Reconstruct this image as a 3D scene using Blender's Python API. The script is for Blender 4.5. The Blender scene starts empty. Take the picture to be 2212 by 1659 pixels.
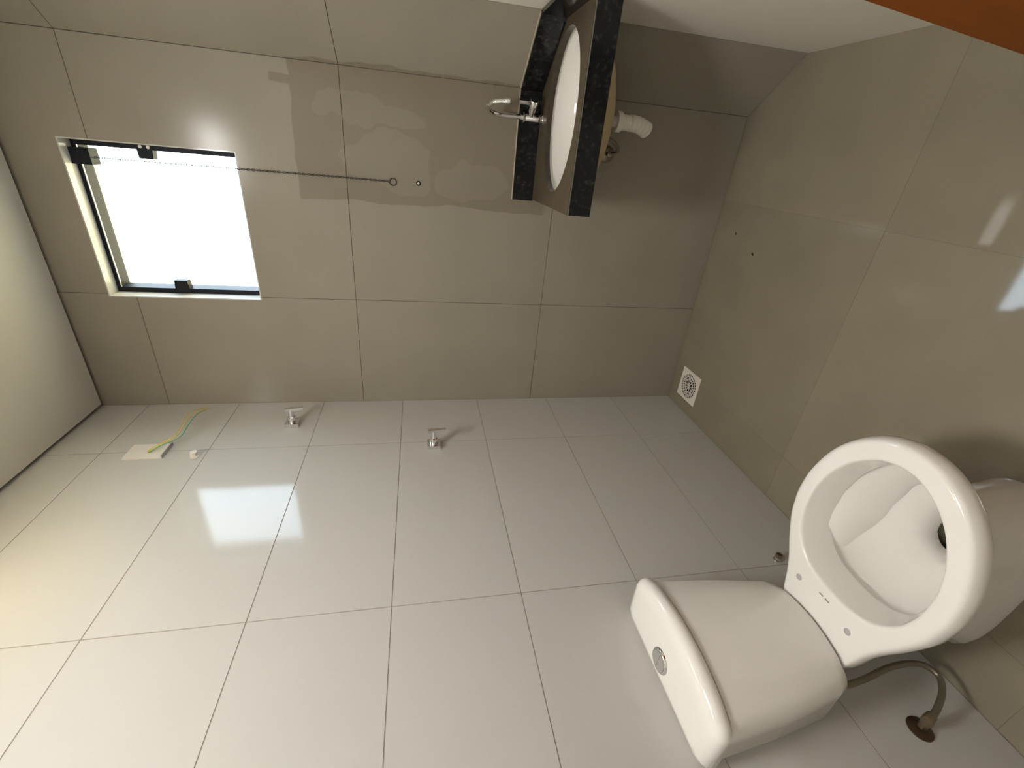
import bpy, bmesh, math, random
from mathutils import Vector, Matrix
random.seed(7)
C = bpy.context.scene.collection
PI = math.pi

# ------------------------------------------------------------------ camera, light, exposure
CAM = (1.0919, -1.8858, 1.3061)
AX = (0.08647904, -0.18334576, -0.97923731)      # picture right
AY = (-0.88245453, -0.47028879, 0.0101218)       # picture down
AZ = (-0.46238012, 0.86325708, -0.20246442)      # forward
cd = bpy.data.cameras.new('camera')
cam = bpy.data.objects.new('camera', cd)
C.objects.link(cam)
cam.matrix_world = Matrix(((AX[0], -AY[0], -AZ[0], CAM[0]), (AX[1], -AY[1], -AZ[1], CAM[1]),
                           (AX[2], -AY[2], -AZ[2], CAM[2]), (0, 0, 0, 1)))
cd.sensor_width = 36.0
cd.lens = 964.5545 / 2212 * 36.0
cd.clip_start = 0.01
sc = bpy.context.scene
sc.camera = cam

w = bpy.data.worlds.new('sky'); sc.world = w; w.use_nodes = True
bg = w.node_tree.nodes['Background']
bg.inputs['Color'].default_value = (0.72, 0.86, 1.0, 1)
bg.inputs['Strength'].default_value = 9.5

sl = bpy.data.lights.new('sun', 'SUN'); so = bpy.data.objects.new('sun', sl); C.objects.link(so)
sl.energy = 58.0; sl.color = (1.0, 0.93, 0.80); sl.angle = 0.01
so.rotation_euler = (math.radians(38), 0, math.radians(-20))   # high, from behind the house
so.location = (0, -6, 8)

pl = bpy.data.lights.new('window_portal', 'AREA'); po = bpy.data.objects.new('window_portal', pl); C.objects.link(po)
pl.shape = 'RECTANGLE'; pl.size = 0.54; pl.size_y = 0.54
pl.cycles.is_portal = True
po.location = (0.74, 0.162, 2.186); po.rotation_euler = (-PI / 2, 0, 0)

vs = sc.view_settings
vs.view_transform = 'Standard'; vs.look = 'None'; vs.gamma = 1.0; vs.use_curve_mapping = False
vs.exposure = 0.34

# ------------------------------------------------------------------ helpers
def obj(name, bm, m, parent=None, smooth=None, kind=None):
    me = bpy.data.meshes.new(name)
    bmesh.ops.recalc_face_normals(bm, faces=bm.faces)
    bm.to_mesh(me); bm.free()
    if m: me.materials.append(m)
    o = bpy.data.objects.new(name, me); C.objects.link(o)
    if smooth is not None:
        for p in me.polygons: p.use_smooth = True
        if smooth < 180: me.set_sharp_from_angle(angle=math.radians(smooth))
    if parent: o.parent = parent
    if kind: o['kind'] = kind
    return o

def struct(name, bm, m, parent=None):
    o = obj(name, bm, m, parent)
    if not parent: o['kind'] = 'structure'
    return o

def tag(o, label, cat, group=None):
    o['label'] = label; o['category'] = cat
    if group: o['group'] = group
    return o

def thing(name, label, cat, loc=(0, 0, 0), group=None):
    o = bpy.data.objects.new(name, None); C.objects.link(o)
    o.empty_display_size = 0.05
    o.location = loc
    return tag(o, label, cat, group)

def local(o, parent):
    """geometry was written in world coordinates: keep it there under a parent that is offset"""
    o.parent = parent
    o.matrix_parent_inverse = Matrix.Translation(-Vector(parent.location))
    return o

def B(): return bmesh.new()

def box(bm, a, b):
    x0, y0, z0 = a; x1, y1, z1 = b
    v = [bm.verts.new(c) for c in ((x0, y0, z0), (x1, y0, z0), (x1, y1, z0), (x0, y1, z0),
                                   (x0, y0, z1), (x1, y0, z1), (x1, y1, z1), (x0, y1, z1))]
    for f in ((0, 3, 2, 1), (4, 5, 6, 7), (0, 1, 5, 4), (1, 2, 6, 5), (2, 3, 7, 6), (3, 0, 4, 7)):
        bm.faces.new([v[i] for i in f])
    return bm

def bevel(bm, w, seg=2, ang=30):
    es = [e for e in bm.edges if len(e.link_faces) == 2 and e.calc_face_angle(0) > math.radians(ang)]
    bmesh.ops.bevel(bm, geom=es, offset=w, segments=seg, profile=0.5, affect='EDGES', clamp_overlap=True)
    return bm

def prism(bm, pts, z0, z1):
    a = [bm.verts.new((x, y, z0)) for x, y in pts]; b = [bm.verts.new((x, y, z1)) for x, y in pts]
    n = len(pts)
    bm.faces.new(a[::-1]); bm.faces.new(b)
    for i in range(n): bm.faces.new((a[i], a[(i + 1) % n], b[(i + 1) % n], b[i]))
    return bm

def loft(bm, rings, cap0=True, cap1=True):
    vs_ = [[bm.verts.new(p) for p in r] for r in rings]
    n = len(rings[0])
    for a, b in zip(vs_, vs_[1:]):
        for i in range(n): bm.faces.new((a[i], a[(i + 1) % n], b[(i + 1) % n], b[i]))
    if cap0: bm.faces.new(vs_[0][::-1])
    if cap1: bm.faces.new(vs_[-1])
    return bm

def frame_for(d):
    d = Vector(d).normalized()
    u = Vector((0, 0, 1)) if abs(d.z) < 0.9 else Vector((1, 0, 0))
    a = d.cross(u).normalized(); return a, d.cross(a).normalized(), d

def lathe(bm, p0, axis, prof, n=24, cap0=True, cap1=True):
    """prof: (distance along axis, radius)"""
    a, b, d = frame_for(axis); p0 = Vector(p0)
    rings = [[p0 + d * t + (a * math.cos(2 * PI * i / n) + b * math.sin(2 * PI * i / n)) * r for i in range(n)] for t, r in prof]
    return loft(bm, rings, cap0, cap1)

def spline(pts, k=8):
    P = [Vector(p) for p in pts]; P = [P[0] * 2 - P[1]] + P + [P[-1] * 2 - P[-2]]
    out = []
    for i in range(1, len(P) - 2):
        for j in range(k):
            t = j / k; a, b, c, d = P[i - 1:i + 3]
            out.append(0.5 * ((2 * b) + (c - a) * t + (2 * a - 5 * b + 4 * c - d) * t * t + (3 * b - a - 3 * c + d) * t ** 3))
    out.append(P[-2]); return out

def tube(bm, pts, r, n=12):
    rr = r if isinstance(r, (list, tuple)) else [r] * len(pts)
    a = None; rings = []
    for i, p in enumerate(pts):
        d = (pts[min(i + 1, len(pts) - 1)] - pts[max(i - 1, 0)]).normalized()
        if a is None: a = frame_for(d)[0]
        a = (a - d * a.dot(d)).normalized(); b = d.cross(a)
        rings.append([p + (a * math.cos(2 * PI * j / n) + b * math.sin(2 * PI * j / n)) * rr[i] for j in range(n)])
    return loft(bm, rings)

def torus(bm, c, nrm, R, r, n=20, m=8):
    a, b, d = frame_for(nrm); c = Vector(c)
    g = [[bm.verts.new(c + (a * math.cos(t) + b * math.sin(t)) * (R + r * math.cos(s)) + d * r * math.sin(s))
          for s in [2 * PI * j / m for j in range(m)]] for t in [2 * PI * i / n for i in range(n)]]
    for i in range(n):
        for j in range(m):
            bm.faces.new((g[i][j], g[(i + 1) % n][j], g[(i + 1) % n][(j + 1) % m], g[i][(j + 1) % m]))
    return bm

# ------------------------------------------------------------------ materials
def mat(name, col, rough=0.5, metal=0.0, spec=0.5):
    m = bpy.data.materials.new(name); m.use_nodes = True
    b = m.node_tree.nodes['Principled BSDF']
    b.inputs['Base Color'].default_value = (*col, 1)
    b.inputs['Roughness'].default_value = rough
    b.inputs['Metallic'].default_value = metal
    b.inputs['Specular IOR Level'].default_value = spec
    return m

def nodes(m): return m.node_tree.nodes, m.node_tree.links, m.node_tree.nodes['Principled BSDF']

def vary(m, col, amt, scale, detail=3, per_object=0.0):
    """base colour times a soft cloud, and a small step from piece to piece"""
    N, L, b = nodes(m)
    tc = N.new('ShaderNodeTexCoord')
    nz = N.new('ShaderNodeTexNoise'); nz.inputs['Scale'].default_value = scale; nz.inputs['Detail'].default_value = detail
    L.new(tc.outputs['Object'], nz.inputs['Vector'])
    mr = N.new('ShaderNodeMapRange'); mr.inputs['From Min'].default_value = 0.3; mr.inputs['From Max'].default_value = 0.7
    mr.inputs['To Min'].default_value = 1 - amt; mr.inputs['To Max'].default_value = 1 + amt
    L.new(nz.outputs['Fac'], mr.inputs['Value'])
    val = mr.outputs['Result']
    if per_object:
        oi = N.new('ShaderNodeObjectInfo')
        m2 = N.new('ShaderNodeMapRange'); m2.inputs['To Min'].default_value = 1 - per_object; m2.inputs['To Max'].default_value = 1 + per_object
        L.new(oi.outputs['Random'], m2.inputs['Value'])
        mu = N.new('ShaderNodeMath'); mu.operation = 'MULTIPLY'
        L.new(val, mu.inputs[0]); L.new(m2.outputs['Result'], mu.inputs[1]); val = mu.outputs[0]
    vm = N.new('ShaderNodeVectorMath'); vm.operation = 'SCALE'
    vm.inputs[0].default_value = col
    L.new(val, vm.inputs['Scale'])
    L.new(vm.outputs['Vector'], b.inputs['Base Color'])
    return vm, tc

def bump(m, scale, strength, dist=0.002, detail=2):
    N, L, b = nodes(m)
    tc = N.new('ShaderNodeTexCoord')
    nz = N.new('ShaderNodeTexNoise'); nz.inputs['Scale'].default_value = scale; nz.inputs['Detail'].default_value = detail
    bp = N.new('ShaderNodeBump'); bp.inputs['Strength'].default_value = strength; bp.inputs['Distance'].default_value = dist
    L.new(tc.outputs['Object'], nz.inputs['Vector']); L.new(nz.outputs['Fac'], bp.inputs['Height']); L.new(bp.outputs['Normal'], b.inputs['Normal'])

M = {}
M['white_tile'] = mat('glossy white tile', (0.565, 0.556, 0.532), 0.09, 0.0, 0.36)
vary(M['white_tile'], (0.565, 0.556, 0.532), 0.012, 3.0, 2, 0.012); bump(M['white_tile'], 90, 0.06, 0.0006)
M['grout_white'] = mat('beige grout', (0.36, 0.32, 0.27), 0.9)
GREY = (0.300, 0.270, 0.222)
FLOOR = (0.265, 0.232, 0.172)
M['grey_floor'] = mat('polished grey porcelain floor', FLOOR, 0.055)
vary(M['grey_floor'], FLOOR, 0.05, 5.0, 4, 0.05); bump(M['grey_floor'], 7, 0.05, 0.001)
M['grey_wall'] = mat('polished grey porcelain wall', GREY, 0.16, 0.0, 0.24)
M['grout_floor'] = mat('floor grout', (0.20, 0.172, 0.125), 0.85)
M['grout_grey'] = mat('dark grey grout', (0.085, 0.075, 0.06), 0.9)
M['paint'] = mat('off white wall paint', (0.80, 0.77, 0.70), 0.75); bump(M['paint'], 160, 0.15, 0.001)
M['ceiling'] = mat('matt white ceiling paint', (0.62, 0.60, 0.55), 0.9)
M['ceramic'] = mat('white glazed ceramic', (0.87, 0.85, 0.815), 0.07); bump(M['ceramic'], 8, 0.03, 0.001)
M['bisque'] = mat('unglazed tan ceramic', (0.52, 0.41, 0.25), 0.8)
M['chrome'] = mat('chrome', (0.82, 0.82, 0.83), 0.08, 1.0)
M['dull_metal'] = mat('dull brass plated metal', (0.34, 0.29, 0.21), 0.35, 1.0)
M['braid'] = mat('braided steel hose', (0.27, 0.24, 0.185), 0.4, 0.8)
M['black'] = mat('black anodised aluminium', (0.012, 0.013, 0.018), 0.5, 0.0, 0.15)
M['chain'] = mat('black painted chain', (0.02, 0.02, 0.022), 0.4)
M['white_plastic'] = mat('white plastic', (0.78, 0.74, 0.68), 0.35)
M['grey_plastic'] = mat('grey plastic', (0.48, 0.45, 0.46), 0.4)
M['dark_hole'] = mat('dark hole', (0.03, 0.027, 0.022), 0.8)
M['yellow_wire'] = mat('yellow wire sheath', (0.72, 0.56, 0.12), 0.4)
M['green_wire'] = mat('green wire sheath', (0.12, 0.42, 0.24), 0.4)
M['print'] = mat('grey print', (0.30, 0.27, 0.25), 0.5)
M['arris_glint'] = mat('polished granite edge highlight', (0.16, 0.16, 0.13), 0.3)  # paler than the granite: the edge highlight is put into the colour
M['silicone'] = mat('pale silicone bead', (0.55, 0.48, 0.36), 0.6)

# granite: black with small pale flecks; the level top also carries dry dust
def granite(name, dust):
    m = mat(name, (0.012, 0.013, 0.013), 0.12, 0.0, 0.3)
    N, L, b = nodes(m)
    tc = N.new('ShaderNodeTexCoord')
    vo = N.new('ShaderNodeTexVoronoi'); vo.inputs['Scale'].default_value = 90
    L.new(tc.outputs['Object'], vo.inputs['Vector'])
    nz = N.new('ShaderNodeTexNoise'); nz.inputs['Scale'].default_value = 55; nz.inputs['Detail'].default_value = 4
    L.new(tc.outputs['Object'], nz.inputs['Vector'])
    r1 = N.new('ShaderNodeValToRGB'); r1.color_ramp.elements[0].position = 0.50; r1.color_ramp.elements[1].position = 0.68
    r1.color_ramp.elements[0].color = (0.008, 0.009, 0.009, 1); r1.color_ramp.elements[1].color = (0.055, 0.058, 0.052, 1)
    L.new(nz.outputs['Fac'], r1.inputs['Fac'])
    r2 = N.new('ShaderNodeValToRGB'); r2.color_ramp.elements[0].position = 0.0; r2.color_ramp.elements[1].position = 0.75
    r2.color_ramp.elements[0].color = (1, 1, 1, 1); r2.color_ramp.elements[1].color = (0, 0, 0, 1)
    L.new(vo.outputs['Distance'], r2.inputs['Fac'])
    mx = N.new('ShaderNodeMix'); mx.data_type = 'RGBA'; mx.inputs['A'].default_value = (0.010, 0.010, 0.011, 1)
    L.new(r2.outputs['Color'], mx.inputs['Factor']); L.new(r1.outputs['Color'], mx.inputs['B'])
    out = mx.outputs['Result']
    if dust:
        mp = N.new('ShaderNodeMapping'); mp.inputs['Scale'].default_value = (3, 40, 3)
        L.new(tc.outputs['Object'], mp.inputs['Vector'])
        n2 = N.new('ShaderNodeTexNoise'); n2.inputs['Scale'].default_value = 2.5; n2.inputs['Detail'].default_value = 5
        L.new(mp.outputs['Vector'], n2.inputs['Vector'])
        r3 = N.new('ShaderNodeValToRGB'); r3.color_ramp.elements[0].position = 0.3; r3.color_ramp.elements[1].position = 0.75
        r3.color_ramp.elements[0].color = (0.098, 0.074, 0.048, 1); r3.color_ramp.elements[1].color = (0.135, 0.104, 0.070, 1)
        L.new(n2.outputs['Fac'], r3.inputs['Fac'])
        m2 = N.new('ShaderNodeMix'); m2.data_type = 'RGBA'; m2.inputs['Factor'].default_value = dust
        L.new(out, m2.inputs['A']); L.new(r3.outputs['Color'], m2.inputs['B']); out = m2.outputs['Result']
        b.inputs['Roughness'].default_value = 0.28
    L.new(out, b.inputs['Base Color'])
    return m
M['granite'] = granite('black granite', 0)
M['granite_top'] = granite('dusty black granite', 0.85)
M['granite_cut'] = granite('lightly dusty cut granite', 0.45)

# wood of the loose door leaf
m = mat('orange brown wood', (0.25, 0.075, 0.012), 0.6, 0.0, 0.15); M['wood'] = m
N, L, b = nodes(m)
tc = N.new('ShaderNodeTexCoord'); mp = N.new('ShaderNodeMapping'); mp.inputs['Scale'].default_value = (14, 14, 0.9)
nz = N.new('ShaderNodeTexNoise'); nz.inputs['Scale'].default_value = 3; nz.inputs['Detail'].default_value = 6
rp = N.new('ShaderNodeValToRGB')
rp.color_ramp.elements[0].color = (0.20, 0.050, 0.004, 1); rp.color_ramp.elements[1].color = (0.25, 0.068, 0.006, 1)
L.new(tc.outputs['Object'], mp.inputs['Vector']); L.new(mp.outputs['Vector'], nz.inputs['Vector'])
L.new(nz.outputs['Fac'], rp.inputs['Fac']); L.new(rp.outputs['Color'], b.inputs['Base Color'])

# clear pane: mostly straight-through light, a little mirror
m = bpy.data.materials.new('clear window glass'); m.use_nodes = True; M['glass'] = m
N = m.node_tree.nodes; L = m.node_tree.links; N.clear()
o_ = N.new('ShaderNodeOutputMaterial'); tr = N.new('ShaderNodeBsdfTransparent'); gl = N.new('ShaderNodeBsdfGlossy')
tr.inputs['Color'].default_value = (0.95, 0.97, 0.97, 1); gl.inputs['Roughness'].default_value = 0.0
ms = N.new('ShaderNodeMixShader'); ms.inputs[0].default_value = 0.05
L.new(tr.outputs[0], ms.inputs[1]); L.new(gl.outputs[0], ms.inputs[2]); L.new(ms.outputs[0], o_.inputs[0])

# grey wall tile with the dried cleaning stain over the basin
m = M['grey_wall']
vm, tc = vary(m, GREY, 0.04, 4.0, 4, 0.02)
bump(m, 14, 0.03, 0.001)
N, L, b = nodes(m)
def math_(op, a, b2=None, clamp=False):
    n = N.new('ShaderNodeMath'); n.operation = op; n.use_clamp = clamp
    for i, v in enumerate((a, b2)):
        if v is None: continue
        if isinstance(v, (int, float)): n.inputs[i].default_value = v
        else: L.new(v, n.inputs[i])
    return n.outputs[0]
geo = N.new('ShaderNodeNewGeometry')
wob = N.new('ShaderNodeTexNoise'); wob.inputs['Scale'].default_value = 6; wob.inputs['Detail'].default_value = 2
L.new(geo.outputs['Position'], wob.inputs['Vector'])
wv = N.new('ShaderNodeVectorMath'); wv.operation = 'MULTIPLY_ADD'
wv.inputs[1].default_value = (0.05, 0.0, 0.05)
L.new(wob.outputs['Color'], wv.inputs[0]); L.new(geo.outputs['Position'], wv.inputs[2])
sx = N.new('ShaderNodeSeparateXYZ'); L.new(wv.outputs['Vector'], sx.inputs[0])
X, Z = sx.outputs['X'], sx.outputs['Z']
def step(v, edge, soft, sign=1):      # 1 where sign*(v-edge) > 0
    return math_('ADD', math_('MULTIPLY', math_('SUBTRACT', v, edge), sign / soft), 0.5, True)
OX = 0.025                              # mean offset of the wobble
boxm = math_('MULTIPLY', math_('MULTIPLY', step(X, 0.872 + OX, 0.004), step(X, 1.30 + OX, 0.004, -1)),
             math_('MULTIPLY', step(Z, 1.722 + OX, 0.004, -1), step(Z, 0.80 + OX, 0.02)))
tab = math_('MULTIPLY', math_('MULTIPLY', step(X, 1.228 + OX, 0.004), step(X, 1.251 + OX, 0.004, -1)),
            math_('MULTIPLY', step(Z, 1.785 + OX, 0.004, -1), step(Z, 1.70 + OX, 0.004)))
wo2 = N.new('ShaderNodeTexNoise'); wo2.inputs['Scale'].default_value = 4.5; wo2.inputs['Detail'].default_value = 3
L.new(geo.outputs['Position'], wo2.inputs['Vector'])
wv2 = N.new('ShaderNodeVectorMath'); wv2.operation = 'MULTIPLY_ADD'; wv2.inputs[1].default_value = (0.22, 0.0, 0.22)
L.new(wo2.outputs['Color'], wv2.inputs[0]); L.new(geo.outputs['Position'], wv2.inputs[2])
sx2 = N.new('ShaderNodeSeparateXYZ'); L.new(wv2.outputs['Vector'], sx2.inputs[0])
X, Z, OX = sx2.outputs['X'], sx2.outputs['Z'], 0.11
def blob(cx, cz, rx, rz):
    d = math_('ADD', math_('POWER', math_('DIVIDE', math_('SUBTRACT', X, cx + OX), rx), 2.0),
              math_('POWER', math_('DIVIDE', math_('SUBTRACT', Z, cz + OX), rz), 2.0))
    return step(d, 1.0, 0.06, -1)
dry = math_('MAXIMUM', math_('MAXIMUM', blob(1.165, 1.47, 0.045, 0.20), blob(0.97, 1.10, 0.065, 0.12)), blob(1.01, 1.40, 0.10, 0.17))
wet = math_('SUBTRACT', math_('MAXIMUM', boxm, tab), math_('MULTIPLY', dry, 0.35), True)
mu = N.new('ShaderNodeVectorMath'); mu.operation = 'MULTIPLY'
sm = N.new('ShaderNodeMix'); sm.data_type = 'RGBA'
sm.inputs['A'].default_value = (1, 1, 1, 1); sm.inputs['B'].default_value = (0.78, 0.75, 0.70, 1)
L.new(wet, sm.inputs['Factor'])
L.new(vm.outputs['Vector'], mu.inputs[0]); L.new(sm.outputs['Result'], mu.inputs[1])
L.new(mu.outputs['Vector'], b.inputs['Base Color'])
L.new(math_('ADD', math_('MULTIPLY', wet, -0.05), 0.18), b.inputs['Roughness'])

# dry garden outside
m = mat('dry grass', (0.4, 0.35, 0.2), 0.95); M['grass'] = m
N, L, b = nodes(m)
tc = N.new('ShaderNodeTexCoord'); nz = N.new('ShaderNodeTexNoise'); nz.inputs['Scale'].default_value = 2.2; nz.inputs['Detail'].default_value = 6
rp = N.new('ShaderNodeValToRGB'); rp.color_ramp.elements[0].position = 0.38; rp.color_ramp.elements[1].position = 0.6
rp.color_ramp.elements[0].color = (0.17, 0.20, 0.09, 1); rp.color_ramp.elements[1].color = (0.40, 0.30, 0.20, 1)
L.new(tc.outputs['Object'], nz.inputs['Vector']); L.new(nz.outputs['Fac'], rp.inputs['Fac']); L.new(rp.outputs['Color'], b.inputs['Base Color'])

# ------------------------------------------------------------------ the room
XR, YB, H, HT = 1.470, -2.35, 2.597, 2.72       # right wall, rear wall, ceiling panel, top of walls
CH0, CH1 = (1.2925, 0.0), (XR, -0.2289)         # the slanted corner wall
WX0, WX1, WZ0, WZ1 = 0.473, 1.0045, 1.922, 2.449
GAP, TT = 0.0028, 0.008
WT = 0.167                                       # thickness of the window wall

ground = struct('garden_ground', box(B(), (-30, -30, -0.5), (30, 30, -0.3)), M['grass'])

bm = B(); prism(bm, [(-0.12, WT), (1.6, WT), (1.6, YB - 0.12), (-0.12, YB - 0.12)], -0.3, -0.0006)
floor = struct('floor', bm, M['grout_floor'])
bm = B(); box(bm, (-0.12, YB - 0.12, -0.0), (-0.0009, WT, HT)); wall_left = struct('wall_left', bm, M['grout_white'])
bm = B()
for a, b_ in (((-0.0022, 0.0022, 0), (WX0, WT, HT)), ((WX1, 0.0022, 0), (1.6, WT, HT)),
              ((WX0, 0.0022, 0), (WX1, WT, WZ0)), ((WX0, 0.0022, WZ1), (WX1, WT, HT))): box(bm, a, b_)
wall_front = struct('wall_front', bm, M['grout_grey'])
bm = B(); e = Vector((CH1[0] - CH0[0], CH1[1] - CH0[1], 0)).normalized(); nrm = Vector((e.y, -e.x, 0))   # into the room
if nrm.x > 0: nrm = -nrm
back = -nrm * 0.0022
prism(bm, [(CH0[0] + back.x, 0.0022), (CH0[0] + 0.3, 0.0022), (CH1[0] + 0.13, CH1[1]), (CH1[0], CH1[1] + 0.0030)], 0, HT)
wall_corner = struct('wall_corner', bm, M['grout_grey'])
bm = B(); box(bm, (XR, YB - 0.12, -0.0), (XR + 0.13, CH1[1], HT)); wall_right = struct('wall_right', bm, M['paint'])
bm = B(); box(bm, (-0.0022, YB - 0.12, -0.0), (XR, YB, HT)); wall_rear = struct('wall_rear', bm, M['paint'])
bm = B(); box(bm, (-0.12, YB - 0.12, 2.66), (1.6, WT, HT)); ceiling = struct('ceiling', bm, M['ceiling'])
g = 0.0175
bm = B(); prism(bm, [(g, -g), (CH0[0] - 0.011, -g), (XR - g, CH1[1] - 0.009), (XR - g, YB + g), (g, YB + g)], H, H + 0.013)
obj('ceiling_panel', bm, M['ceiling'], ceiling)

def tile_box(name, a, b_, m, parent, bw=0.0007):
    bm = B(); box(bm, a, b_); bevel(bm, bw, 1)
    return obj(name, bm, m, parent)

# white wall tiles
ys = [0.0, -0.3445, -1.0861, -1.8277, YB]
zs = [0.0] + [0.334 + 0.35 * k for k in range(7)] + [HT - 0.06]
for i in range(4):
    for k in range(8):
        tile_box('tile', (-TT, ys[i + 1] + GAP / 2, zs[k] + GAP / 2), (0, ys[i] - (GAP / 2 if i else 0.0005), zs[k + 1] - GAP / 2), M['white_tile'], wall_left)
# grey tiles of the window wall (cut round the opening)
zg = [0.0, 0.766, 1.5613, 2.3584, HT - 0.06]
xg = [0.0, 0.486, CH0[0]]
for i in range(2):
    for k in range(4):
        x0, x1 = xg[i] + (0.0006 if i == 0 else 0.001), xg[i + 1] - 0.001
        z0, z1 = zg[k] + 0.001, zg[k + 1] - 0.001
        bm = B(); X0, X1 = max(x0, WX0), min(x1, WX1); Z0, Z1 = max(z0, WZ0), min(z1, WZ1)
        if X0 < X1 and Z0 < Z1:
            if x0 < X0: box(bm, (x0, 0, z0), (X0, TT, z1))
            if X1 < x1: box(bm, (X1, 0, z0), (x1, TT, z1))
            if z0 < Z0: box(bm, (X0, 0, z0), (X1, TT, Z0))
            if Z1 < z1: box(bm, (X0, 0, Z1), (X1, TT, z1))
        else:
            box(bm, (x0, 0, z0), (x1, TT, z1)); bevel(bm, 0.0006, 1)
        obj('tile', bm, M['grey_wall'], wall_front)
# grey tiles of the slanted wall
for k in range(4):
    p0 = Vector((CH0[0], CH0[1], 0)) + e * 0.001; p1 = Vector((CH1[0], CH1[1], 0)) - e * 0.001
    q = -nrm * 0.0021
    bm = B(); prism(bm, [(p0.x, p0.y), (p1.x, p1.y), (p1.x + q.x, p1.y + q.y), (p0.x + q.x, p0.y + q.y)], zg[k] + 0.001, zg[k + 1] - 0.001)
    obj('tile', bm, M['grey_wall'], wall_corner)
# floor tiles, 80 by 80
fx = [0.0, 0.18, 0.98, XR]; fy = [0.0, -0.775, -1.575, YB]
for i in range(3):
    for k in range(3):
        x0, x1 = fx[i] + (0.0008 if i else 0.0004), fx[i + 1] - (0.0008 if i < 2 else 0.0004)
        y1, y0 = fy[k] - (0.0008 if k else 0.0004), fy[k + 1] + (0.0008 if k < 2 else 0.0004)
        bm = B()
        if i == 2 and k == 0:
            prism(bm, [(x0, y0), (x1, y0), (x1, CH1[1]), (CH0[0], y1), (x0, y1)], -0.0005, 0.0)
        else: box(bm, (x0, y0, -0.0005), (x1, y1, 0))
        obj('tile', bm, M['grey_floor'], floor)

# ------------------------------------------------------------------ window
win = bpy.data.objects.new('window_1', None); C.objects.link(win); win.location = ((WX0 + WX1) / 2, 0.09, WZ0); win['kind'] = 'structure'
def wpart(name, bm, m, smooth=None): return local(obj(name, bm, m, None, smooth), win)
rv = 0.004                                        # polished stone lining of the opening
bm = B(); box(bm, (WX0, 0.0005, WZ0), (WX0 + rv, WT, WZ1)); wpart('reveal_lining', bm, M['white_tile'])
bm = B(); box(bm, (WX1 - rv, 0.0005, WZ0), (WX1, WT, WZ1)); wpart('reveal_lining', bm, M['white_tile'])
bm = B(); box(bm, (WX0 + rv, 0.0005, WZ1 - rv), (WX1 - rv, WT, WZ1)); wpart('lintel_lining', bm, M['white_tile'])
bm = B(); box(bm, (WX0 + rv, 0.0005, WZ0), (WX1 - rv, WT, WZ0 + rv)); wpart('window_sill', bm, M['white_tile'])
xi0, xi1, zi0, zi1 = WX0 + rv, WX1 - rv, WZ0 + rv, WZ1 - rv
for a, b_ in (((xi0, 0.058, zi0), (xi0 + 0.018, 0.118, zi1)), ((xi1 - 0.018, 0.058, zi0), (xi1, 0.118, zi1)),
              ((xi0 + 0.018, 0.058, zi1 - 0.014), (xi1 - 0.018, 0.118, zi1)), ((xi0 + 0.018, 0.058, zi0), (xi1 - 0.018, 0.118, zi0 + 0.014))):
    bm = B(); box(bm, a, b_); bevel(bm, 0.002, 2); fo = wpart('window_frame', bm, M['black'])
bm = B(); box(bm, (xi0 + 0.018, 0.057, zi1 - 0.0165), (xi1 - 0.018, 0.0605, zi1 - 0.0135)); wpart('frame_lip', bm, M['chrome'])
bm = B(); box(bm, (xi0 + 0.016, 0.083, zi0 + 0.012), (xi1 - 0.016, 0.091, zi1 - 0.012)); wpart('pane', bm, M['glass'])
def clip(xa, xb, z0, z1, ya, yb, side):
    bm = B()
    pts = [(xa, z0), (xb, z0 + 0.006), (xb, z1 - 0.003), (xa, z1)] if side > 0 else [(xa, z0 + 0.006), (xb, z0), (xb, z1), (xa, z1 - 0.003)]
    v = [bm.verts.new((x, ya, z)) for x, z in pts]; u = [bm.verts.new((x, yb, z)) for x, z in pts]
    bm.faces.new(v); bm.faces.new(u[::-1])
    for i in range(4): bm.faces.new((v[i], u[i], u[(i + 1) % 4], v[(i + 1) % 4]))
    bevel(bm, 0.004, 3); return wpart('pivot_clip', bm, M['black'], 40)
c_l = clip(xi0 + 0.004, 0.527, 2.192, 2.246, 0.054, 0.0825, 1)
c_r = clip(0.955, xi1 - 0.002, 2.200, 2.252, 0.054, 0.0825, -1)
for zz in (2.214, 2.238):  # white discs standing in for light through the clip's holes
    bm = B(); lathe(bm, (0.992, 0.0515, zz), (0, 1, 0), [(0, 0.004), (0.001, 0.0055), (0.004, 0.0055)], 14)
    o = obj('light_dot', bm, M['white_plastic'], None, 40); local(o, win)
bm = B(); box(bm, (0.924, 0.034, 2.386), (0.974, 0.0825, zi1 - 0.001)); bevel(bm, 0.006, 3); latch = wpart('latch', bm, M['black'], 40)

# chain hanging from the latch
ch = thing('pull_chain', 'black bead chain with an end ring, hanging from the window latch down the grey wall', 'chain', (0.949, -0.008, 1.398))
path = spline([(0.947, 0.046, 2.385), (0.948, 0.030, 2.25), (0.950, 0.004, 1.96), (0.9505, -0.006, 1.90), (0.9505, -0.006, 1.64), (0.949, -0.006, 1.412)], 60)
bm = B(); dist = 0.0; last = path[0]; k = 0; nxt = 0.0
for a, b_ in zip(path, path[1:]):
    dist += (b_ - a).length
    if dist >= nxt:
        nxt += 0.0082; k += 1
        d = (b_ - a).normalized(); sd = Vector((1, 0, 0)) if k % 2 else d.cross(Vector((1, 0, 0)))
        n_ = sd.normalized()
        m0 = len(bm.verts); torus(bm, b_, n_, 0.0031, 0.0009, 8, 5)
        bm.verts.ensure_lookup_table()
        for v in bm.verts[m0:]:
            r_ = v.co - b_; v.co = b_ + r_ + d * r_.dot(d) * 0.55
links = obj('chain_links', bm, M['chain'], None, 60); local(links, ch); links['kind'] = 'stuff'
bm = B(); torus(bm, (0.948, -0.005, 1.397), (0, 1, 0), 0.0125, 0.0014, 28, 8); local(obj('end_ring', bm, M['chain'], None, 60), ch)

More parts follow.
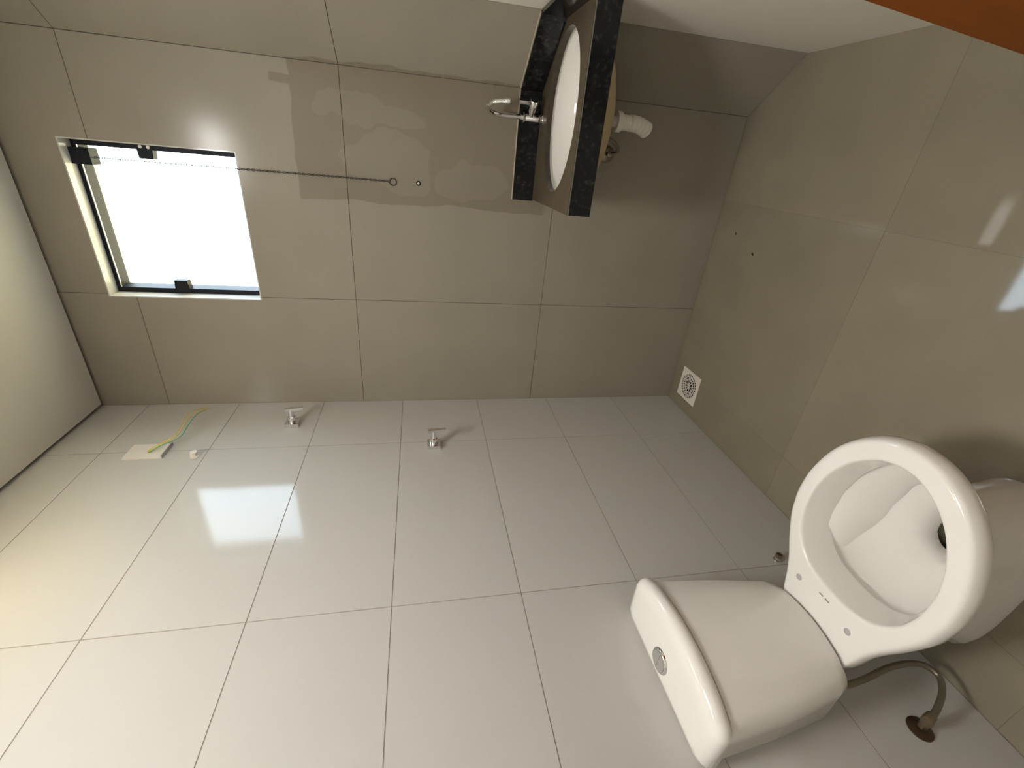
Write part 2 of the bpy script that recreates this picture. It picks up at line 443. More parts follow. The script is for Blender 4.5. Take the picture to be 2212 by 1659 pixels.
hk = thing('chain_peg', 'small black peg with white centre in the grey wall beneath the chain ring', 'peg', (0.950, 0, 1.303))
bm = B(); lathe(bm, (0.950, 0, 1.303), (0, -1, 0), [(0, 0.0085), (0.004, 0.0085), (0.007, 0.0065)], 20); local(obj('washer', bm, M['black'], None, 40), hk)
bm = B(); lathe(bm, (0.950, -0.006, 1.303), (0, -1, 0), [(0, 0.0045), (0.003, 0.0040), (0.004, 0.0025)], 16); local(obj('screw_head', bm, M['white_plastic'], None, 40), hk)

# ------------------------------------------------------------------ counter, basin, tap
CT = 0.858
ct = thing('sink_counter', 'black granite counter with upstand, fixed in the slanted corner under the window', 'counter', (1.2, -0.2, 0.785))
def cpart(name, bm, m, smooth=None, to=None): return local(obj(name, bm, m, None, smooth), to or ct)
outer = [(0.924, -0.001), (CH0[0] - 0.002, -0.001), (XR - 0.002, CH1[1] - 0.001), (XR - 0.002, -0.490), (0.929, -0.490)]
HC, HA, HB = (1.205, -0.276), 0.228, 0.170
def on_outline(ang):                              # ray from the hole centre to the counter outline
    d = Vector((math.cos(ang), math.sin(ang))); best = None; n = len(outer); c = Vector(HC)
    for i in range(n):
        a = Vector(outer[i]); s_ = Vector(outer[(i + 1) % n]) - a
        den = d.x * s_.y - d.y * s_.x
        if abs(den) < 1e-9: continue
        q = a - c; t = (q.x * s_.y - q.y * s_.x) / den; u = (q.x * d.y - q.y * d.x) / den
        if t > 0 and -1e-6 <= u <= 1 + 1e-6 and (best is None or t < best): best = t
    p = c + d * best; return (p.x, p.y)
angs = sorted([2 * PI * i / 96 for i in range(96)] + [math.atan2(y - HC[1], x - HC[0]) % (2 * PI) for x, y in outer])
ro = [on_outline(a) for a in angs]
ri = [(HC[0] + HA * math.cos(t), HC[1] + HB * math.sin(t)) for t in [math.atan2(math.sin(a) / HB, math.cos(a) / HA) for a in angs]]
n = len(angs)
bm = B()
top_o = [bm.verts.new((x, y, CT)) for x, y in ro]; top_i = [bm.verts.new((x, y, CT)) for x, y in ri]
bot_o = [bm.verts.new((x, y, CT - 0.02)) for x, y in ro]; bot_i = [bm.verts.new((x, y, CT - 0.02)) for x, y in ri]
for i in range(n):
    j = (i + 1) % n
    bm.faces.new((top_o[i], top_o[j], top_i[j], top_i[i])); bm.faces.new((bot_o[i], bot_i[i], bot_i[j], bot_o[j]))
    bm.faces.new((top_o[i], bot_o[i], bot_o[j], top_o[j])); bm.faces.new((top_i[i], top_i[j], bot_i[j], bot_i[i]))
slab = cpart('slab', bm, M['granite_top'])
slab.data.materials.append(M['granite']); slab.data.materials.append(M['granite_cut'])
for p in slab.data.polygons:
    c_ = p.center
    if p.normal.z < 0.5 and (abs(p.normal.z) > 0.5 or ((c_.x - HC[0]) / HA) ** 2 + ((c_.y - HC[1]) / HB) ** 2 > 1.1): p.material_index = 1
    elif p.normal.z < 0.5: p.material_index = 2
bm = B(); prism(bm, [(0.929, -0.490), (XR - 0.002, -0.490), (XR - 0.002, -0.471), (0.929, -0.471)], 0.785, CT - 0.0201); bevel(bm, 0.001, 1); cpart('apron', bm, M['granite'])
bm = B(); prism(bm, [(0.926, -0.001), (0.945, -0.001), (0.949, -0.4705), (0.930, -0.4705)], 0.800, CT - 0.0201); cpart('side_apron', bm, M['granite'])
bm = B(); prism(bm, [(0.919, -0.0005), (CH0[0] - 0.001, -0.0005), (CH0[0] - 0.006, -0.012), (0.919, -0.012)], CT + 0.0002, 0.9385); bevel(bm, 0.001, 1); cpart('backsplash', bm, M['granite'])
w0 = Vector((*CH0, 0)) + nrm * 0.0006 + e * 0.001; w1 = Vector((*CH1, 0)) + nrm * 0.0006 - e * 0.003; q = nrm * 0.012
bm = B(); prism(bm, [(w0.x, w0.y), (w1.x, w1.y), (w1.x + q.x + 0.0, w1.y + q.y), (w0.x + q.x + e.x * 0.008, w0.y + q.y + e.y * 0.008)], CT + 0.0002, 0.9385); bevel(bm, 0.001, 1); cpart('backsplash', bm, M['granite'])
bm = B(); prism(bm, [(XR - 0.0005, CH1[1] - 0.006), (XR - 0.0005, -0.488), (XR - 0.0125, -0.488), (XR - 0.0125, CH1[1] - 0.012)], CT + 0.0002, 0.9385); bevel(bm, 0.001, 1); cpart('backsplash', bm, M['granite'])
bm = B(); prism(bm, [(0.9275, -0.4925), (XR - 0.002, -0.4925), (XR - 0.002, -0.4902), (0.9275, -0.4902)], CT - 0.0035, CT - 0.0008); cpart('edge_highlight', bm, M['arris_glint'])  # thin pale strip standing in for the highlight on the front edge
bm = B(); box(bm, (0.919, -0.004, 0.9385), (CH0[0] - 0.004, -0.0005, 0.9415)); cpart('silicone_bead', bm, M['silicone'])
bm = B(); qq = nrm * 0.0035; w0b, w1b = w0 + Vector((0, 0, 0)), w1
prism(bm, [(w0.x, w0.y), (w1.x, w1.y), (w1.x + qq.x, w1.y + qq.y), (w0.x + qq.x, w0.y + qq.y)], 0.9385, 0.9415); cpart('silicone_bead', bm, M['silicone'])

bs = thing('wash_basin', 'oval white ceramic basin set under the black granite counter', 'basin', (HC[0], HC[1], 0.69))
def ell(c, a, b_, z, n=64): return [(c[0] + a * math.cos(2 * PI * i / n), c[1] + b_ * math.sin(2 * PI * i / n), z) for i in range(n)]
DC = (1.206, -0.248)
inn = [(0.0, 1.02), (0.2, 1.0), (0.45, 0.93), (0.68, 0.78), (0.85, 0.55), (0.96, 0.30), (1.0, 0.11)]
rings = []
ZT, DP = CT - 0.0202, 0.135
for t, s_ in inn:
    c = (HC[0] + (DC[0] - HC[0]) * t, HC[1] + (DC[1] - HC[1]) * t)
    rings.append(ell(c, (HA + 0.004) * s_, (HB + 0.004) * s_, ZT - DP * t))
bm = B(); loft(bm, [ell(HC, HA + 0.020, HB + 0.016, ZT)] + rings, False, True)
local(obj('bowl', bm, M['ceramic'], None, 60), bs)
rings = [ell(HC, HA + 0.020, HB + 0.016, ZT - 0.0004)]
for t, s_ in inn:
    c = (HC[0] + (DC[0] - HC[0]) * t, HC[1] + (DC[1] - HC[1]) * t)
    rings.append(ell(c, (HA + 0.004) * s_ + 0.010, (HB + 0.004) * s_ + 0.010, ZT - 0.012 - (DP + 0.004) * t))
bm = B(); loft(bm, rings, False, True); local(obj('underside', bm, M['bisque'], None, 60), bs)
bm = B(); lathe(bm, (DC[0], DC[1], ZT - DP + 0.0005), (0, 0, 1), [(0, 0.020), (0.003, 0.022), (0.003, 0.017), (-0.004, 0.013)], 24); local(obj('drain_ring', bm, M['chrome'], None, 40), bs)

tp = thing('basin_tap', 'chrome swan neck tap with side lever on the granite counter', 'tap', (1.2, -0.050, CT))
def tpart(name, bm, m=None, smooth=50): return local(obj(name, bm, m or M['chrome'], None, smooth), tp)
T0 = Vector((1.2, -0.050, CT))
bm = B(); lathe(bm, T0, (0, 0, 1), [(0, 0.021), (0.003, 0.021), (0.005, 0.015), (0.064, 0.0135), (0.066, 0.012)], 28); tpart('body', bm)
bm = B(); lathe(bm, T0 + Vector((0, 0, 0.0665)), (0, 0, 1), [(0, 0.0135), (0.002, 0.0175), (0.005, 0.0175), (0.007, 0.0115), (0.016, 0.0105)], 28); tpart('collar', bm)
sp = spline([(1.2, -0.050, CT + 0.08), (1.2, -0.050, CT + 0.150), (1.203, -0.058, CT + 0.182), (1.212, -0.083, CT + 0.206), (1.222, -0.110, CT + 0.208), (1.231, -0.133, CT + 0.190), (1.235, -0.145, CT + 0.158)], 8)
bm = B(); tube(bm, sp, 0.0085, 16); tpart('spout', bm, None, 60)
bm = B(); lathe(bm, sp[-1] + Vector((-0.0005, 0.0015, 0.004)), (0.0035, -0.010, -0.03), [(0, 0.0098), (0.001, 0.0105), (0.021, 0.0105), (0.021, 0.0085), (0.016, 0.008)], 20); tpart('aerator', bm)
hd = Vector((0.75, -0.66, 0.0)).normalized(); h0 = T0 + Vector((0, 0, 0.046)) + hd * 0.012
bm = B(); lathe(bm, h0, hd, [(0, 0.0105), (0.014, 0.0105), (0.0145, 0.0125), (0.034, 0.0125), (0.0345, 0.0150), (0.056, 0.0150), (0.058, 0.0135)], 24); tpart('valve_stem', bm)
lv = h0 + hd * 0.047
bm = B(); lathe(bm, lv + Vector((0, 0, 0.008)), (0, 0, 1), [(0, 0.0095), (0.040, 0.0090), (0.0405, 0.0110), (0.046, 0.0110), (0.047, 0.0095)], 20); tpart('lever', bm)

sp_ = thing('basin_trap', 'white plastic drain trap hanging under the basin', 'trap', (DC[0], DC[1], 0.55))
def spart(name, bm, m, smooth=50): return local(obj(name, bm, m, None, smooth), sp_)
zb = ZT - 0.012 - DP - 0.004
bm = B(); lathe(bm, (DC[0], DC[1], zb + 0.002), (0, 0, -1), [(0, 0.017), (0.060, 0.017)], 24); spart('tailpiece', bm, M['grey_plastic'])
bm = B(); lathe(bm, (DC[0], DC[1], zb - 0.030), (0, 0, -1), [(0, 0.022), (0.001, 0.031), (0.018, 0.031), (0.023, 0.025), (0.044, 0.0235), (0.056, 0.024)], 24); spart('coupling_nut', bm, M['white_plastic'])
hp = spline([(DC[0], DC[1], zb - 0.080), (DC[0] - 0.001, DC[1], zb - 0.105), (DC[0] - 0.008, DC[1] + 0.004, zb - 0.133), (DC[0] - 0.018, DC[1] + 0.010, zb - 0.158)], 14)
bm = B(); tube(bm, hp, [0.0255 + 0.0009 * math.sin(i * 0.9) for i in range(len(hp) - 4)] + [0.0245, 0.022, 0.017, 0.009], 20); spart('corrugated_hose', bm, M['white_plastic'], 80)

bh = thing('basin_supply', 'thin braided hose curling from a round wall valve up behind the basin', 'hose', (1.110, -0.001, 0.572))
bm = B(); lathe(bm, (1.110, -0.0002, 0.572), (0, -1, 0), [(0, 0.030), (0.003, 0.029), (0.009, 0.016), (0.011, 0.012)], 28); local(obj('escutcheon', bm, M['dull_metal'], None, 50), bh)
bm = B(); lathe(bm, (1.110, -0.010, 0.572), (0, -1, 0), [(0, 0.009), (0.016, 0.009), (0.016, 0.013), (0.030, 0.013), (0.032, 0.009)], 6); local(obj('nut', bm, M['dull_metal'], None, 30), bh)
hs = spline([(1.112, -0.041, 0.570), (1.120, -0.062, 0.556), (1.142, -0.085, 0.572), (1.160, -0.092, 0.612), (1.172, -0.075, 0.660), (1.185, -0.058, 0.740), (1.198, -0.050, 0.836)], 8)
bm = B(); tube(bm, hs, 0.0062, 10); local(obj('hose', bm, M['braid'], None, 60), bh)

# ------------------------------------------------------------------ toilet
YC = -1.360
tl = thing('toilet', 'white ceramic close-coupled toilet without a seat against the white tiled wall', 'toilet', (0.36, YC, 0.0))
def tlp(name, bm, m, smooth=60): return local(obj(name, bm, m, None, smooth), tl)
NA = 96; PC = 0.385
def outline(prof, z, yc=YC, grow=0.0):
    """prof: (x, half width) from back to front; star-shaped about (PC, yc)"""
    pts = [(x, w_) for x, w_ in prof] + [(x, -w_) for x, w_ in reversed(prof)]
    pts = [(x - PC, y) for x, y in pts]
    segs = []
    out = []
    for i in range(NA):
        a = 2 * PI * i / NA; d = (math.cos(a), math.sin(a)); best = None
        for j in range(len(pts)):
            p, q_ = pts[j], pts[(j + 1) % len(pts)]
            sx_, sy_ = q_[0] - p[0], q_[1] - p[1]
            den = d[0] * sy_ - d[1] * sx_
            if abs(den) < 1e-12: continue
            t = (p[0] * sy_ - p[1] * sx_) / den; u = (p[0] * d[1] - p[1] * d[0]) / den
            if t > 0 and -1e-9 <= u <= 1 + 1e-9 and (best is None or t > best): best = t
        out.append(best + grow)
    sm_ = out[:]
    for _ in range(2): sm_ = [(sm_[i - 1] + 2 * sm_[i] + sm_[(i + 1) % NA]) / 4 for i in range(NA)]
    return [(PC + r * math.cos(2 * PI * i / NA), yc + r * math.sin(2 * PI * i / NA), z) for i, r in enumerate(sm_)]
RIM = [(0.105, 0.0), (0.105, 0.091), (0.150, 0.098), (0.20, 0.110), (0.24, 0.126), (0.28, 0.146), (0.34, 0.170), (0.40, 0.180), (0.46, 0.177), (0.52, 0.161), (0.565, 0.140), (0.605, 0.108), (0.635, 0.068), (0.647, 0.035), (0.651, 0.0)]
INN = [(0.258, 0.0), (0.261, 0.04), (0.272, 0.078), (0.295, 0.108), (0.33, 0.132), (0.38, 0.145), (0.44, 0.146), (0.50, 0.131), (0.55, 0.104), (0.585, 0.070), (0.606, 0.035), (0.612, 0.0)]
def sc_(prof, fx_, fw, x0): return [(x0 + (x - x0) * fx_, w_ * fw) for x, w_ in prof]
FOOT = [(0.10, 0.0), (0.10, 0.085), (0.20, 0.10), (0.32, 0.105), (0.42, 0.10), (0.49, 0.082), (0.53, 0.05), (0.545, 0.0)]
WAIST = [(0.115, 0.0), (0.115, 0.075), (0.20, 0.088), (0.32, 0.094), (0.42, 0.092), (0.49, 0.074), (0.525, 0.045), (0.538, 0.0)]
UND = [(0.14, 0.0), (0.14, 0.075), (0.24, 0.086), (0.32, 0.116), (0.40, 0.141), (0.46, 0.143), (0.52, 0.129), (0.57, 0.101), (0.61, 0.060), (0.628, 0.0)]
MID = [(0.13, 0.0), (0.13, 0.070), (0.24, 0.080), (0.34, 0.102), (0.42, 0.114), (0.50, 0.102), (0.56, 0.066), (0.582, 0.0)]
def inset(prof, d): return [(PC + (x - PC) * (1 - d / 0.20), w_ * (1 - d / 0.175)) for x, w_ in prof]
rings = [outline(FOOT, 0.0005), outline(FOOT, 0.02), outline(WAIST, 0.06), outline(WAIST, 0.15),
         outline(sc_(WAIST, 1.02, 1.02, 0.115), 0.21), outline(MID, 0.27), outline(UND, 0.318), outline(sc_(RIM, 0.985, 0.97, 0.12), 0.333), outline(RIM, 0.340, grow=0.003),
         outline(RIM, 0.350, grow=0.009), outline(RIM, 0.365, grow=0.009), outline(RIM, 0.378, grow=0.005), outline(RIM, 0.3835, grow=0.001), outline(RIM, 0.3855, grow=-0.004), outline(RIM, 0.386, grow=-0.009), outline(RIM, 0.386, grow=-0.011),
         outline(INN, 0.386, grow=0.007), outline(INN, 0.386, grow=0.005), outline(INN, 0.3855, grow=0.002), outline(INN, 0.383, grow=-0.0005), outline(INN, 0.378, grow=-0.0018), outline(INN, 0.312, grow=-0.013), outline(INN, 0.306, grow=-0.012),
         outline(INN, 0.305, grow=-0.001)]
BW = [(0.285, 0.0), (0.29, 0.05), (0.31, 0.09), (0.35, 0.115), (0.41, 0.125), (0.47, 0.115), (0.52, 0.09), (0.555, 0.05), (0.565, 0.0)]
def tow(ring, cx, s_, z): return [(cx + (x - cx) * s_, YC + (y - YC) * s_, z) for x, y, _ in ring]
b0 = outline(INN, 0.297, grow=0.001)
SX = 0.405
rings += [b0, tow(b0, SX, 0.92, 0.262), tow(b0, SX, 0.77, 0.222), tow(b0, SX, 0.58, 0.186), tow(b0, SX, 0.42, 0.158), tow(b0, SX, 0.335, 0.130), tow(b0, SX - 0.012, 0.30, 0.100)]
bm = B(); loft(bm, rings, True, False); bowl = tlp('bowl', bm, M['ceramic'], 62)
bm = B(); loft(bm, [tow(b0, SX - 0.012, 0.3005, 0.1025), tow(b0, SX - 0.05, 0.24, 0.085), tow(b0, SX - 0.10, 0.16, 0.075)], False, True); tlp('outlet_hole', bm, mat('murky water', (0.10, 0.095, 0.06), 0.08))
for s_ in (-1, 1):
    bm = B(); lathe(bm, (0.216, YC + 0.005 + s_ * 0.072, 0.3862), (0, 0, 1), [(0, 0.0080), (0.0006, 0.0078), (0.0006, 0.0062), (-0.004, 0.006)], 20); tlp('seat_bolt_hole', bm, M['grey_plastic'])
# two unreadable dashes of print between the holes
for s_, (a, b_) in ((0, (-0.014, -0.002)), (1, (0.003, 0.015))):
    bm = B(); box(bm, (0.2305, YC + 0.006 + a, 0.3860), (0.2345, YC + 0.006 + b_, 0.38615)); tlp('print_mark', bm, M['print'], None)
# cistern
def cist(x_back, x_front, hw, bow, z, rc=0.03, grow=0.0):
    pts = []
    x_back -= grow * 0; x_front += grow; hw += grow
    def arc(cx, cy, r, a0, a1, k=7): return [(cx + r * math.cos(a0 + (a1 - a0) * i / k), cy + r * math.sin(a0 + (a1 - a0) * i / k)) for i in range(k + 1)]
    xf = x_front - bow
    pts += [(x_back, -hw + 0.012), (x_back + 0.012, -hw)]
    pts += arc(xf - rc, -hw + rc, rc, -PI / 2, -0.25)
    for i in range(1, 12):
        t = -1 + 2 * i / 12; pts.append((x_front - bow * t * t, (hw - rc * 0.55) * t * 0.985))
    pts += arc(xf - rc, hw - rc, rc, 0.25, PI / 2)
    pts += [(x_back + 0.012, hw), (x_back, hw - 0.012)]
    return [(x, YC + 0.004 + y, z) for x, y in pts]
bm = B()
LZ = 0.017                                       # height of the lid above its first estimate
loft(bm, [cist(0.012, 0.160, 0.115, 0.020, 0.3865, 0.03), cist(0.010, 0.168, 0.134, 0.022, 0.396, 0.04), cist(0.008, 0.172, 0.143, 0.024, 0.42, 0.042), cist(0.006, 0.171, 0.163, 0.026, 0.56, 0.04), cist(0.006, 0.168, 0.178, 0.028, 0.696 + LZ, 0.035)])
tlp('cistern', bm, M['ceramic'], 50)
bm = B(); loft(bm, [cist(0.008, 0.160, 0.172, 0.026, 0.6958 + LZ, 0.035), cist(0.008, 0.160, 0.172, 0.026, 0.6990 + LZ, 0.035)]); tlp('lid_gap', bm, M['dark_hole'], None)
bm = B()
loft(bm, [cist(a, b_, c_, d_, z_ + LZ, r_) for a, b_, c_, d_, z_, r_ in ((0.004, 0.170, 0.182, 0.030, 0.6990, 0.036), (0.003, 0.175, 0.187, 0.031, 0.7025, 0.038), (0.003, 0.176, 0.188, 0.031, 0.716, 0.038), (0.003, 0.173, 0.186, 0.031, 0.725, 0.038),
          (0.005, 0.166, 0.180, 0.030, 0.732, 0.036), (0.010, 0.152, 0.168, 0.028, 0.7365, 0.034), (0.020, 0.134, 0.150, 0.024, 0.7378, 0.03))])
lid = tlp('cistern_lid', bm, M['ceramic'], 60)
BC = Vector((0.056, YC + 0.014, 0.7378 + LZ))
bm = B(); lathe(bm, BC, (0, 0, 1), [(-0.001, 0.0300), (0.003, 0.0295), (0.006, 0.0265), (0.0062, 0.0245), (0.005, 0.0240)], 40); bt = tlp('flush_button', bm, M['chrome'], 40)
for s_ in (-1, 1):
    bm = B(); pts = [(BC.x + 0.0235 * math.sin(t) , BC.y + s_ * (0.0008 + 0.0227 * math.cos(t))) for t in [-PI / 2 + PI * i / 18 for i in range(19)]]
    if s_ < 0: pts = pts[::-1]
    prism(bm, pts, BC.z + 0.0045, BC.z + 0.0066); bevel(bm, 0.0006, 1)
    pb = obj('button_half', bm, M['chrome'], None, 40); pb.parent = bt; pb.matrix_parent_inverse = Matrix.Translation(-Vector(tl.location)); 
    pb.matrix_parent_inverse = Matrix.Identity(4)

# toilet supply
ts = thing('toilet_supply', 'braided hose looping from a brown wall valve up to the toilet cistern', 'hose', (0.0, -1.545, 0.190))
V0 = Vector((0.0003, -1.545, 0.190))
bm = B(); lathe(bm, V0, (1, 0, 0), [(0, 0.0265), (0.003, 0.026), (0.008, 0.017), (0.010, 0.013)], 28); local(obj('escutcheon', bm, mat('tarnished brown metal', (0.10, 0.065, 0.04), 0.4, 0.8), None, 50), ts)
bm = B(); lathe(bm, V0 + Vector((0.009, 0, 0)), (1, 0, 0), [(0, 0.010), (0.018, 0.010), (0.018, 0.0125), (0.032, 0.0125), (0.034, 0.009)], 6); nut = local(obj('nut', bm, M['dull_metal'], None, 30), ts)
bm = B(); lathe(bm, V0 + Vector((0.038, 0.0, 0.006)), (0.10, 0.25, -1), [(0, 0.009), (0.004, 0.0105), (0.022, 0.0105), (0.024, 0.0085)], 16); local(obj('hose_end', bm, M['dull_metal'], None, 40), ts)
hs = spline([(0.040, -1.541, 0.176), (0.046, -1.530, 0.150), (0.052, -1.505, 0.108), (0.055, -1.474, 0.080), (0.060, -1.448, 0.098), (0.066, -1.441, 0.150), (0.070, -1.446, 0.215), (0.072, -1.459, 0.285), (0.072, -1.466, 0.345), (0.070, -1.468, 0.385)], 8)
bm = B(); tube(bm, hs, 0.0072, 12); local(obj('hose', bm, M['braid'], None, 60), ts)

# ------------------------------------------------------------------ fittings on the white wall
def shower_valve(y, z, lab, tilt):
    t = thing('shower_valve', lab, 'valve', (0, y, z))
    bm = B(); box(bm, (0.0002, y - 0.026, z - 0.026), (0.016, y + 0.026, z + 0.026)); bevel(bm, 0.0012, 2); local(obj('base_plate', bm, M['chrome'], None, 40), t)
    bm = B(); lathe(bm, (0.016, y, z), (1, 0, 0), [(0, 0.0155), (0.022, 0.0145), (0.026, 0.0105), (0.052, 0.0095), (0.055, 0.0095)], 28); local(obj('stem', bm, M['chrome'], None, 40), t)
    bm = B(); box(bm, (0.068, y - 0.008, z - 0.047), (0.079, y + 0.008, z + 0.022)); bevel(bm, 0.0008, 1)
    bmesh.ops.rotate(bm, verts=bm.verts, cent=(0.074, y, z), matrix=Matrix.Rotation(tilt, 3, 'X'))
    local(obj('handle', bm, M['chrome'], None, 40), t)
shower_valve(-0.185, 1.827, 'chrome square based shower valve, the upper of two, by the wall corner', 0.22)
shower_valve(-0.374, 1.252, 'chrome square based shower valve, the lower of two, on a tile joint', 0.10)

jp = thing('junction_plate', 'white plastic cover plate high on the white tiles with wires coming out', 'wall plate', (0, -0.345, 2.28))
bm = B(); box(bm, (0.0002, -0.390, 2.222), (0.005, -0.303, 2.346)); bevel(bm, 0.0015, 2); local(obj('plate', bm, M['white_plastic'], None, 40), jp)
bm = B(); box(bm, (0.0003, -0.390, 2.2185), (0.014, -0.303, 2.2215)); bevel(bm, 0.0008, 1); local(obj('lower_lip', bm, M['grey_plastic'], None, 40), jp)
def wire(lab, pts, m):
    return tag(obj('wire', tube(B(), spline(pts, 8), 0.0017, 8), m, None, 60), lab, 'wire')
wire('yellow electric wire bowing outermost from the white cover plate', [(0.0060, -0.350, 2.283), (0.025, -0.332, 2.247), (0.041, -0.312, 2.208), (0.052, -0.266, 2.200), (0.058, -0.205, 2.207), (0.058, -0.155, 2.198), (0.046, -0.106, 2.162)], M['yellow_wire'])
wire('second yellow electric wire running between the outer yellow and the green one', [(0.0060, -0.355, 2.280), (0.024, -0.338, 2.242), (0.039, -0.318, 2.202), (0.048, -0.272, 2.193), (0.051, -0.212, 2.196), (0.050, -0.158, 2.188), (0.043, -0.110, 2.158)], M['yellow_wire'])
wire('green electric wire from the white cover plate', [(0.0060, -0.357, 2.276), (0.023, -0.340, 2.238), (0.036, -0.322, 2.194), (0.040, -0.292, 2.182), (0.044, -0.229, 2.186), (0.044, -0.154, 2.184), (0.040, -0.104, 2.160)], M['green_wire'])

pg = thing('shower_outlet', 'small capped white shower outlet on the white tiles below the cover plate', 'pipe outlet', (0, -0.385, 2.116))
bm = B(); lathe(bm, (0.0002, -0.385, 2.116), (1, 0, 0), [(0, 0.0150), (0.003, 0.0150), (0.004, 0.011), (0.013, 0.010)], 22); local(obj('flange', bm, M['white_plastic'], None, 40), pg)
bm = B(); lathe(bm, (0.0125, -0.385, 2.116), (1, 0, 0), [(0, 0.0125), (0.009, 0.012), (0.010, 0.007)], 8); local(obj('cap', bm, M['white_plastic'], None, 30), pg)
lo = thing('bidet_outlet', 'small metal water outlet low on the white wall beside the toilet', 'pipe outlet', (0, -1.066, 0.184))
bm = B(); lathe(bm, (0.0002, -1.066, 0.184), (1, 0, 0), [(0, 0.0125), (0.003, 0.012), (0.004, 0.009), (0.014, 0.009)], 22); local(obj('thread', bm, M['chrome'], None, 40), lo)
bm = B(); lathe(bm, (0.0135, -1.066, 0.184), (1, 0, 0), [(0, 0.0105), (0.010, 0.0105), (0.010, 0.0065), (0.004, 0.006)], 20); local(obj('socket', bm, M['dull_metal'], None, 40), lo)

# ------------------------------------------------------------------ floor drain
dr = thing('floor_drain', 'square white plastic floor drain grate in the tiled corner', 'drain', (0.1365, -0.143, 0))
D = Vector((0.1365, -0.143, 0)); S = 0.0755
bm = B(); n = 96
def sq(a, s_, z):
    c, s2 = math.cos(a), math.sin(a); k = s_ / max(abs(c), abs(s2)); return (D.x + c * k, D.y + s2 * k, z)
def cr(a, r, z): return (D.x + r * math.cos(a), D.y + r * math.sin(a), z)
A_ = [2 * PI * i / n for i in range(n)]
loft(bm, [[sq(a, S, 0.0003) for a in A_], [sq(a, S, 0.0030) for a in A_], [sq(a, S - 0.001, 0.0040) for a in A_], [cr(a, 0.060, 0.0040) for a in A_], [cr(a, 0.060, 0.0003) for a in A_]], False, False)
local(obj('plate', bm, M['white_plastic'], None, 35), dr)
bm = B()
for r0, r1 in ((0.0450, 0.0485), (0.0290, 0.0325), (0.0, 0.0055)):
    if r0: loft(bm, [[cr(a, r0, 0.0012) for a in A_], [cr(a, r0, 0.0040) for a in A_], [cr(a, r1, 0.0040) for a in A_], [cr(a, r1, 0.0012) for a in A_]], False, False)
    else: loft(bm, [[cr(a, r1, 0.0012) for a in A_[::4]], [cr(a, r1, 0.0040) for a in A_[::4]]], False, True)
for r0, r1, k, hw in ((0.0482, 0.0602, 26, 0.0021), (0.0322, 0.0452, 20, 0.0018), (0.005, 0.0292, 9, 0.0016), (0.0165, 0.0292, 0, 0)):
    for i in range(k):
        a = 2 * PI * i / k; d = Vector((math.cos(a), math.sin(a), 0)); s_ = Vector((-d.y, d.x, 0)) * hw
        p = [D + d * r0 - s_, D + d * r1 - s_, D + d * r1 + s_, D + d * r0 + s_]
        prism(bm, [(v.x, v.y) for v in p], 0.0012, 0.00395)
local(obj('grate_bars', bm, M['white_plastic'], None, None), dr)
bm = B(); loft(bm, [[cr(a, 0.0599, 0.0004) for a in A_], [cr(a, 0.0599, 0.0009) for a in A_]]); local(obj('sump', bm, M['dark_hole']), dr)

# ------------------------------------------------------------------ loose door leaf leaning on the right wall
dl = thing('door_leaf', 'orange-brown wooden door leaf leaning against the white painted wall', 'door', (1.27, -1.17, 0.0))
bx, tx, ht = 1.2696, 1.4395, 2.10
u = Vector((tx - bx, 0, ht)).normalized(); nn = Vector((u.z, 0, -u.x))      # out of the leaf, towards the wall
p0 = Vector((bx, 0, 0.004))
def leaf(y0, y1, s0, s1, d0, d1):
    bm = B(); c = []
    for s_ in (s0, s1):
        for d in (d0, d1):
            for y in (y0, y1):
                p = p0 + u * s_ + nn * d; c.append(bm.verts.new((p.x, y, p.z)))
    for f in ((0, 1, 3, 2), (4, 6, 7, 5), (0, 4, 5, 1), (2, 3, 7, 6), (0, 2, 6, 4), (1, 5, 7, 3)): bm.faces.new([c[i] for i in f])
    return bm
Lh = 2.09
bm = leaf(-1.17, -1.89, 0.0, Lh, 0.0, 0.030); bevel(bm, 0.0015, 1); local(obj('panel', bm, M['wood']), dl)
bm = B(); pc_ = p0 + u * 1.0 + nn * -0.001
lathe(bm, (pc_.x, -1.83, pc_.z), -nn, [(0, 0.024), (0.004, 0.024), (0.006, 0.018)], 20); local(obj('lock_rose', bm, M['chrome'], None, 40), dl)

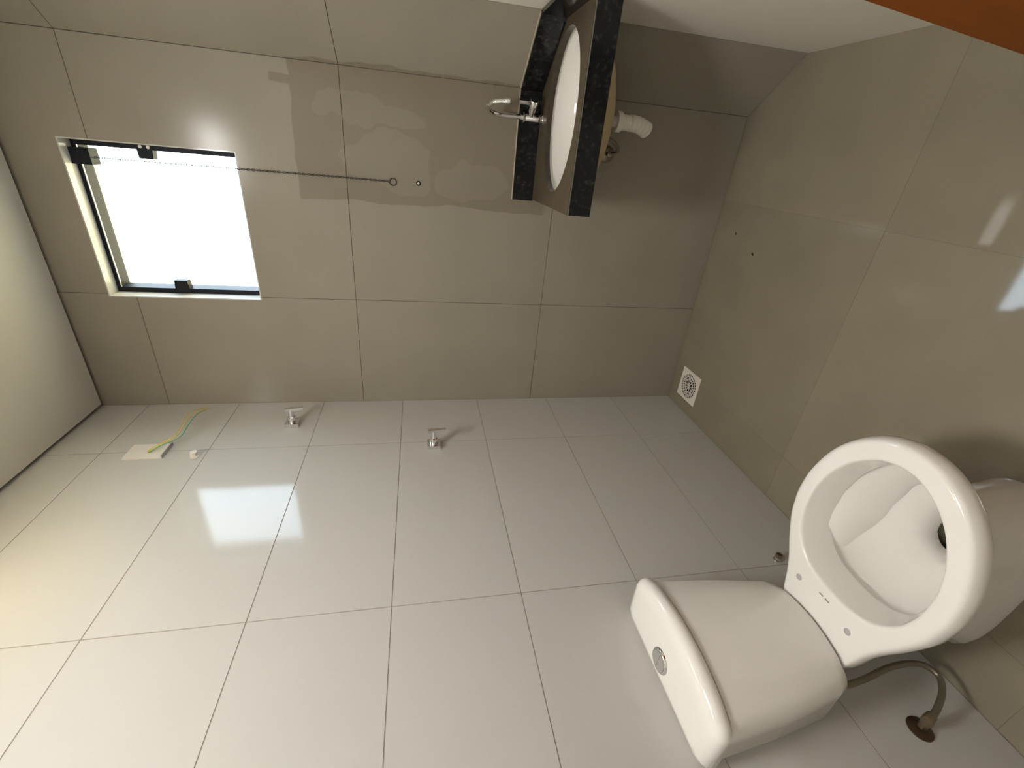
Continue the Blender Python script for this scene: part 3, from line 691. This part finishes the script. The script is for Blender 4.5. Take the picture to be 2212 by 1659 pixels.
# ------------------------------------------------------------------ warm ceiling lamp (just above the picture)
LX, LY, LS = 0.90, -1.62, 0.17
lp = thing('ceiling_panel_lamp', 'square white ceiling lamp over the middle of the bathroom', 'lamp', (LX, LY, H))
bm = B(); box(bm, (LX - LS - 0.012, LY - LS - 0.012, H - 0.024), (LX + LS + 0.012, LY + LS + 0.012, H - 0.0005)); bevel(bm, 0.003, 2); local(obj('housing', bm, M['white_plastic'], None, 40), lp)
def lampmat(name, col, st):
    m = mat(name, (0.9, 0.87, 0.8), 0.5)
    p = m.node_tree.nodes['Principled BSDF']
    p.inputs['Emission Color'].default_value = (*col, 1); p.inputs['Emission Strength'].default_value = st
    return m
bm = B(); box(bm, (LX - LS, LY - LS, H - 0.030), (LX + LS, LY + LS, H - 0.0245)); local(obj('diffuser', bm, lampmat('panel lamp diffuser', (1.0, 0.99, 0.955), 47.0)), lp)
SX_, SY_ = 0.34, -1.02
ls = thing('ceiling_spot', 'small round warm ceiling lamp beside the white tiled wall', 'lamp', (SX_, SY_, H))
bm = B(); lathe(bm, (SX_, SY_, H - 0.0005), (0, 0, -1), [(0, 0.085), (0.018, 0.085), (0.020, 0.080)], 40); local(obj('housing', bm, M['white_plastic'], None, 40), ls)
bm = B(); lathe(bm, (SX_, SY_, H - 0.0205), (0, 0, -1), [(0, 0.078), (0.006, 0.074), (0.010, 0.055), (0.012, 0.02)], 40); local(obj('diffuser', bm, lampmat('spot lamp diffuser', (1.0, 0.80, 0.42), 30.0), None, 60), ls)

# ------------------------------------------------------------------ two flakes of dirt on the floor
md = mat('dark dirt', (0.035, 0.026, 0.015), 0.9)
for lab, (x, y), a, k in (('larger dark dirt flake on the grey floor tiles', (0.808, -0.281), 0.9, 1.0), ('smaller dark dirt flake on the floor nearest the window wall', (0.863, -0.145), 0.4, 0.7)):
    bm = B(); pts = [(x + k * (0.0075 * math.cos(t) * math.cos(a) - 0.0032 * math.sin(t) * math.sin(a)), y + k * (0.0075 * math.cos(t) * math.sin(a) + 0.0032 * math.sin(t) * math.cos(a)) + 0.0006 * math.sin(5 * t)) for t in [2 * PI * i / 14 for i in range(14)]]
    prism(bm, pts, 0.0002, 0.0026); bevel(bm, 0.0008, 1)
    tag(obj('dirt_flake', bm, md), lab, 'dirt', 'dirt on the floor')
